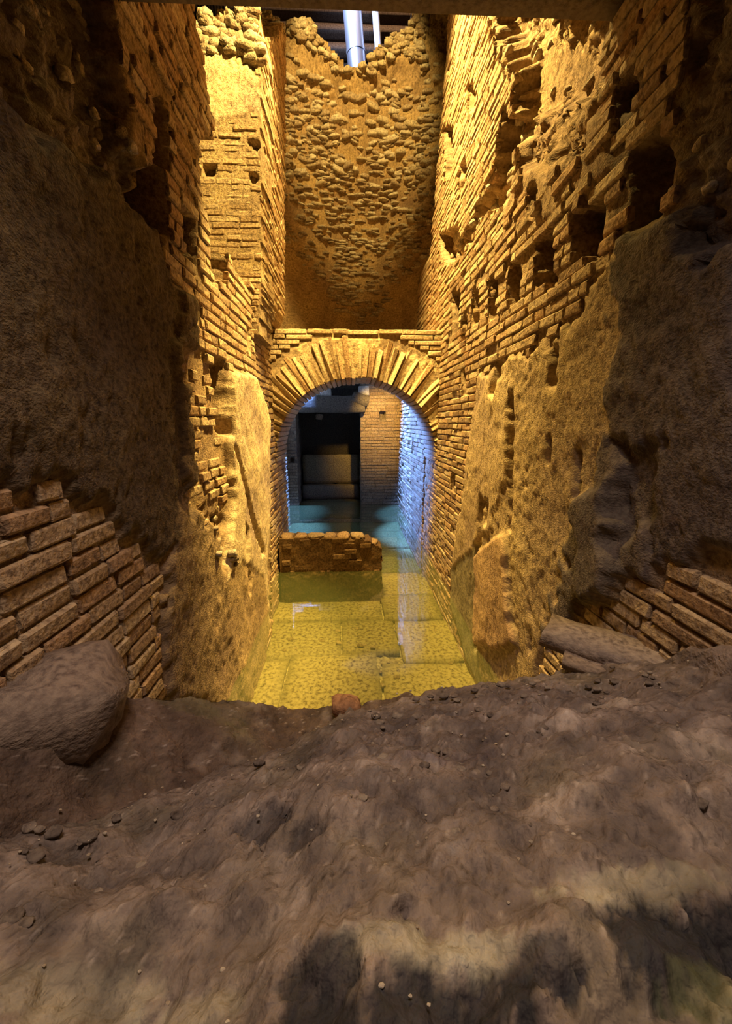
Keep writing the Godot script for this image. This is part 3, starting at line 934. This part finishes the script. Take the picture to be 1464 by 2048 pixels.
func rock(called: String, crest: Array, x0: float, x1: float, near: float, rise: float, base: Color, amp: float, stains: Array, parent: Node3D, seed_: float) -> void:
	var nx := int((x1 - x0) / 0.0065)
	var nt := 250
	var nc := 185
	var pos := PackedVector3Array()
	var cols := PackedColorArray()
	for j in nt + 1:
		for i in nx + 1:
			var x := x0 + (x1 - x0) * i / nx
			var cr := crest_at(crest, x)
			cr.y += 0.012 * fbm(x, seed_, 0.0, 7.0)
			var d: float
			var y: float
			if j <= nc:
				var t := float(j) / nc
				d = lerpf(near, cr.x, t)
				var s := 1.0 - t
				y = cr.y + rise * sin(s * 2.0) * (cr.x - near) - 0.03 * pow(t, 8.0)
			else:
				var t := float(j - nc) / (nt - nc)
				d = cr.x + 0.13 * sin(t * PI * 0.5) + 0.05 * t
				y = cr.y - 0.03 - pow(t, 1.4) * 1.3
			var a := fbm(x, d, seed_, 2.2)
			var b := fbm(x, d, seed_ + 5.0, 8.0)
			var c := fbm(x, y + d, seed_ + 9.0, 28.0)
			var f := fbm(x, d, seed_ + 33.0, 65.0)
			var ripple := fbm(x * 0.5, d * 1.6, seed_ + 13.0, 6.0)
			var keep := 1.0 if j < nc - 22 or j > nc + 6 else 0.45
			y += (a * amp + b * amp * 0.45 + ripple * amp * 0.3) * keep + c * amp * 0.1 - maxf(0.0, fbm(x, d, seed_ + 21.0, 12.0) - 0.25) * amp * 0.9 + absf(fbm(x * 1.3, d, seed_ + 25.0, 5.0)) * amp * 0.4 + f * amp * 0.09
			d += (0.02 * b + 0.008 * c) * (0.3 if j <= nc else 1.6)
			var shade := 1.0 + 0.22 * a + 0.18 * b + 0.25 * c
			var col := Color(base.r * shade, base.g * shade, base.b * shade)
			var moss := clampf((fbm(x, d, seed_ + 40.0, 3.0) - 0.12) * 3.0, 0.0, 1.0)
			col = col.lerp(Color(0.2, 0.19, 0.11) * shade, moss * 0.3)
			var pale := clampf((fbm(x, d, seed_ + 60.0, 5.0) - 0.22) * 4.0, 0.0, 1.0)
			col = col.lerp(Color(0.5, 0.44, 0.38) * shade, pale * 0.5)
			col = col.lerp(Color(0.6, 0.54, 0.47), clampf((f - 0.42) * 6.0, 0.0, 0.6))
			col = col.lerp(Color(0.07, 0.055, 0.05), clampf((-f - 0.34) * 4.0, 0.0, 0.6))
			for s in stains:
				var e := Vector2((x - s[0]) / s[2], (d - s[1]) / s[3]).length() + 0.6 * fbm(x, d, seed_ + 80.0, 9.0) + 0.5 * fbm(x, d, seed_ + 90.0, 40.0)
				var m := clampf((1.0 - e) * 3.0, 0.0, 1.0) * float(s[4])
				col = col.lerp(s[5] * shade, m)
				y -= float(s[6]) * m
			pos.append(Vector3(x, y, -d))
			cols.append(col)
	var idx := PackedInt32Array()
	var w := nx + 1
	for j in nt:
		for i in nx:
			var k := j * w + i
			idx.append_array([k, k + w + 1, k + 1, k, k + w, k + w + 1])
	var nor := PackedVector3Array()
	nor.resize(pos.size())
	for j in nt + 1:
		for i in w:
			var k := j * w + i
			var n := (pos[k + 1 if i < nx else k] - pos[k - 1 if i > 0 else k]).cross(pos[k + w if j < nt else k] - pos[k - w if j > 0 else k]).normalized()
			nor[k] = n
	var arr := []
	arr.resize(Mesh.ARRAY_MAX)
	arr[Mesh.ARRAY_VERTEX] = pos
	arr[Mesh.ARRAY_NORMAL] = nor
	arr[Mesh.ARRAY_COLOR] = cols
	arr[Mesh.ARRAY_INDEX] = idx
	var mesh := ArrayMesh.new()
	mesh.add_surface_from_arrays(Mesh.PRIMITIVE_TRIANGLES, arr)
	part(called, mesh, rock_mat, parent)

var near_crest: Array = [-0.93,0.56,0.98,-0.7,0.66,0.87,-0.56,0.7,0.81,-0.48,0.78,0.76,-0.4,0.85,0.72,-0.21,0.95,0.72,-0.01,1.05,0.75,0.2,1.1,0.76,0.42,1.12,0.78,0.71,1.12,0.82,0.84,1.04,0.89,0.91,0.98,0.95,0.92,0.91,1.03,0.96,0.85,1.08,1,0.75,1.15]
var rear_crest: Array = [-0.79,0.66,1.11,-0.74,0.74,1.05,-0.7,0.8,1.01,-0.65,0.88,0.95,-0.58,1,0.85,-0.38,1.15,0.72,-0.25,1.2,0.65,-0.12,1.22,0.63,0.03,1.2,0.65,0.34,1.18,0.71,0.49,1.12,0.78]

func build_rocks() -> void:
	var dark := Color(0.035, 0.035, 0.04)
	var lichen := Color(0.42, 0.4, 0.3)
	var r := thing("rock_ledge", "large rough brown rock ledge filling the whole foreground", "rock")
	rock("rock_body", near_crest, -0.84, 1.02, -0.25, 0.16, Color(0.255, 0.214, 0.183), 0.05, [
		[0.40, 0.40, 0.16, 0.03, 0.8, lichen, -0.004], [0.14, 0.35, 0.08, 0.03, 0.85, lichen, 0.0], [0.04, 0.36, 0.06, 0.03, 0.7, lichen, 0.0], [-0.42, 0.37, 0.18, 0.04, 0.6, lichen, 0.0], [-0.2, 0.34, 0.1, 0.03, 0.5, lichen, 0.0],
		[0.38, 0.325, 0.12, 0.055, 0.97, dark, 0.012], [0.52, 0.34, 0.12, 0.05, 0.95, dark, 0.01], [0.06, 0.295, 0.2, 0.04, 0.95, dark, 0.008], [-0.04, 0.335, 0.06, 0.035, 0.85, dark, 0.01], [0.22, 0.32, 0.06, 0.03, 0.8, dark, 0.006], [-0.25, 0.295, 0.14, 0.03, 0.8, dark, 0.0],
		[-0.18, 0.615, 0.06, 0.045, 0.8, Color(0.06, 0.055, 0.06), 0.022], [-0.09, 0.56, 0.04, 0.03, 0.7, Color(0.06, 0.055, 0.06), 0.018], [-0.53, 0.58, 0.06, 0.03, 0.7, Color(0.08, 0.065, 0.055), 0.02],
		[0.41, 0.285, 0.08, 0.03, 0.4, Color(0.15, 0.17, 0.07), 0.0], [-0.3, 0.31, 0.14, 0.03, 0.5, Color(0.2, 0.2, 0.1), 0.0], [0.2, 0.72, 0.16, 0.03, 0.45, Color(0.14, 0.115, 0.13), 0.0], [0.62, 0.82, 0.1, 0.03, 0.5, Color(0.5, 0.44, 0.35), 0.0],
	], r, 3.0)
	var s := thing("rock_shelf", "lower rough brown rock shelf on the left behind the front ledge", "rock")
	rock("rock_body", rear_crest, -0.84, 0.7, 0.4, -0.16, Color(0.17, 0.125, 0.095), 0.035, [[-0.8, 0.85, 0.2, 0.05, 0.6, Color(0.45, 0.4, 0.33), -0.01], [-0.55, 1.05, 0.2, 0.06, 0.5, MOSS, 0.0]], s, 17.0)
	var bo := thing("boulder", "rounded brown boulder against the left brick wall above the lower shelf", "rock")
	part("boulder_body", slab(Vector3(0.27, 0.26, 0.24), 0.08, 51, 0.03), flat_mat(Color(0.3, 0.235, 0.19), 0.85), bo, Transform3D(Basis(Vector3.UP, -0.9) * Basis(Vector3(0, 0, 1), -0.1), Vector3(-0.70, 0.92, -0.84)))
	var t := thing("stone_slab", "flat broken stone slab with a pale end on the right of the rock ledge", "slab")
	part("slab_body", slab(Vector3(0.42, 0.06, 0.16), 0.008, 31, 0.007), flat_mat(Color(0.38, 0.31, 0.26), 0.9), t, Transform3D(Basis(Vector3.UP, -0.7), Vector3(0.865, 0.868, -1.12)))
	t = thing("thin_stone", "thin brown stone wedged under the flat slab beside the right wall", "stone")
	part("stone_body", slab(Vector3(0.28, 0.035, 0.14), 0.007, 32, 0.005), flat_mat(Color(0.36, 0.28, 0.22), 0.9), t, Transform3D(Basis(Vector3.UP, -0.65), Vector3(0.83, 0.835, -1.07)))
	t = thing("brick_lump", "small orange brick lump lying on the rock edge before the water", "brick")
	part("lump_body", stone_meshes[5], flat_mat(Color(0.5, 0.27, 0.14), 0.9), t, Transform3D(Basis().scaled(Vector3(0.1, 0.08, 0.08)), Vector3(-0.02, 0.66, -1.14)))

func build_overhead() -> void:
	var b := thing("ceiling_beam", "brown horizontal beam spanning between the side walls at the very top of the photo", "beam")
	part("beam_body", slab(Vector3(1.74, 0.06, 0.1), 0.006, 41, 0.003), flat_mat(Color(0.3, 0.2, 0.12), 0.6), b, Transform3D(Basis(), Vector3(0.1, 3.04, -1.62)))
	part("beam_flange", slab(Vector3(1.74, 0.012, 0.16), 0.004, 42, 0.001), flat_mat(Color(0.16, 0.12, 0.09), 0.6), b, Transform3D(Basis(), Vector3(0.1, 3.006, -1.64)))
	var c := thing("corrugated_sheet", "grey corrugated sheet hanging at the top left beside the beam", "sheet")
	var st := SurfaceTool.new()
	st.begin(Mesh.PRIMITIVE_TRIANGLES)
	var n := 60
	for k in n + 1:
		var x := -2.2 + 0.52 * k / n
		var z := -7.0 + 0.018 * sin(k * TAU / 5.0)
		for q in [[6.9, 0.0], [8.6, 0.0], [8.6, -0.02], [6.9, -0.02]]:
			st.add_vertex(Vector3(x, q[0], z + q[1]))
	for k in n:
		for q in 4:
			var a := k * 4 + q
			var d := k * 4 + (q + 1) % 4
			for z in [a, d, a + 4, d, d + 4, a + 4]:
				st.add_index(z)
	st.generate_normals()
	part("sheet_body", st.commit(), flat_mat(Color(0.2, 0.19, 0.22), 0.5), c)
	for q in [[0.105, 0.135, 7.2, "wide shiny metal duct rising behind the notch in the back wall", "metal_duct"], [0.44, 0.05, 7.2, "thin pale pipe standing beside the wide metal duct", "thin_pipe"]]:
		var d := thing(q[4], q[3], "pipe")
		var m := StandardMaterial3D.new()
		m.albedo_color = Color(0.75, 0.77, 0.82)
		m.metallic = 0.85 if q[1] > 0.1 else 0.2
		m.roughness = 0.35
		var cy := CylinderMesh.new()
		cy.top_radius = q[1]
		cy.bottom_radius = q[1]
		cy.height = 3.5
		cy.radial_segments = 32
		part("pipe_body", cy, m, d, Transform3D(Basis(Vector3(0, 0, 1), 0.1), Vector3(q[0], 7.2, -7.1)))
		var cu := CylinderMesh.new()
		cu.top_radius = q[1] * 1.05
		cu.bottom_radius = q[1] * 1.05
		cu.height = 0.05
		cu.radial_segments = 32
		part("pipe_collar", cu, m, d, Transform3D(Basis(Vector3(0, 0, 1), 0.1), Vector3(q[0] + 0.03, 6.9, -7.1)))
	var h := structure("wall_hall_back")
	part("hall_wall", slab(Vector3(9, 6.5, 0.2), 0.01, 44), flat_mat(Color(0.1, 0.08, 0.065), 0.8), h, Transform3D(Basis(), Vector3(0, 6.8, -9.4)))
	for q in [8.4, 8.68, 8.95]:
		part("wall_rail", slab(Vector3(8, 0.1, 0.25), 0.01, 45, 0.002), flat_mat(Color(0.16, 0.13, 0.11), 0.5), h, Transform3D(Basis(), Vector3(0, q, -9.1)))
	var ce := structure("ceiling")
	part("ceiling_slab", slab(Vector3(10, 0.3, 14), 0.01, 46), flat_mat(Color(0.1, 0.085, 0.075), 0.9), ce, Transform3D(Basis(), Vector3(0, 10.2, -3.5)))

func build_loose_stones() -> void:
	# pale grains and chips on the rock ledge
	var rest: Array = []
	for k in 300:
		var x := rng.randf_range(-0.8, 1.15)
		var cr := crest_at(near_crest, x)
		var d := rng.randf_range(0.3, cr.x)
		var s := 1.0 - (d + 0.25) / (cr.x + 0.25)
		var y := cr.y + 0.16 * sin(s * 2.0) * (cr.x + 0.25)
		y += (fbm(x, d, 3.0, 2.2) + fbm(x, d, 8.0, 8.0) * 0.45) * 0.05
		var z := rng.randf_range(0.0015, 0.0055)
		rest.append([0.0, Transform3D(Basis(Vector3.UP, rng.randf() * 6.0).scaled(Vector3(z * 1.4, z * 0.9, z)), Vector3(x, y, -d)), 0])
	var lumps: Array = []
	for k in 520:
		var x := rng.randf_range(-0.75, 1.1)
		var cr := crest_at(near_crest, x)
		var d := rng.randf_range(0.3, cr.x - 0.06)
		if fbm(x, d, 71.0, 4.0) < 0.0 or d < 0.45:
			continue
		var s := 1.0 - (d + 0.25) / (cr.x + 0.25)
		var y := cr.y + 0.16 * sin(s * 2.0) * (cr.x + 0.25)
		y += (fbm(x, d, 3.0, 2.2) + fbm(x, d, 8.0, 8.0) * 0.45) * 0.05
		var z := rng.randf_range(0.006, 0.022)
		lumps.append([0.0, Transform3D(Basis(Vector3.UP, rng.randf() * 6.0).scaled(Vector3(z * 1.5, z * 0.6, z)), Vector3(x, y - 0.005, -d)), 0])
	scatter_mesh("rock_lumps", stone_meshes[6], lumps, [flat_mat(Color(0.24, 0.195, 0.16), 0.9), flat_mat(Color(0.19, 0.155, 0.13), 0.9), flat_mat(Color(0.31, 0.26, 0.21), 0.9)], get_node("rock_ledge"))
	var w := thing("stone_chips", "scattered small pale stone chips on the front rock ledge", "chips")
	w.set_meta("kind", "stuff")
	scatter_mesh("chips", stone_meshes[4], rest, [stone_mats[2], stone_mats[0]], w)
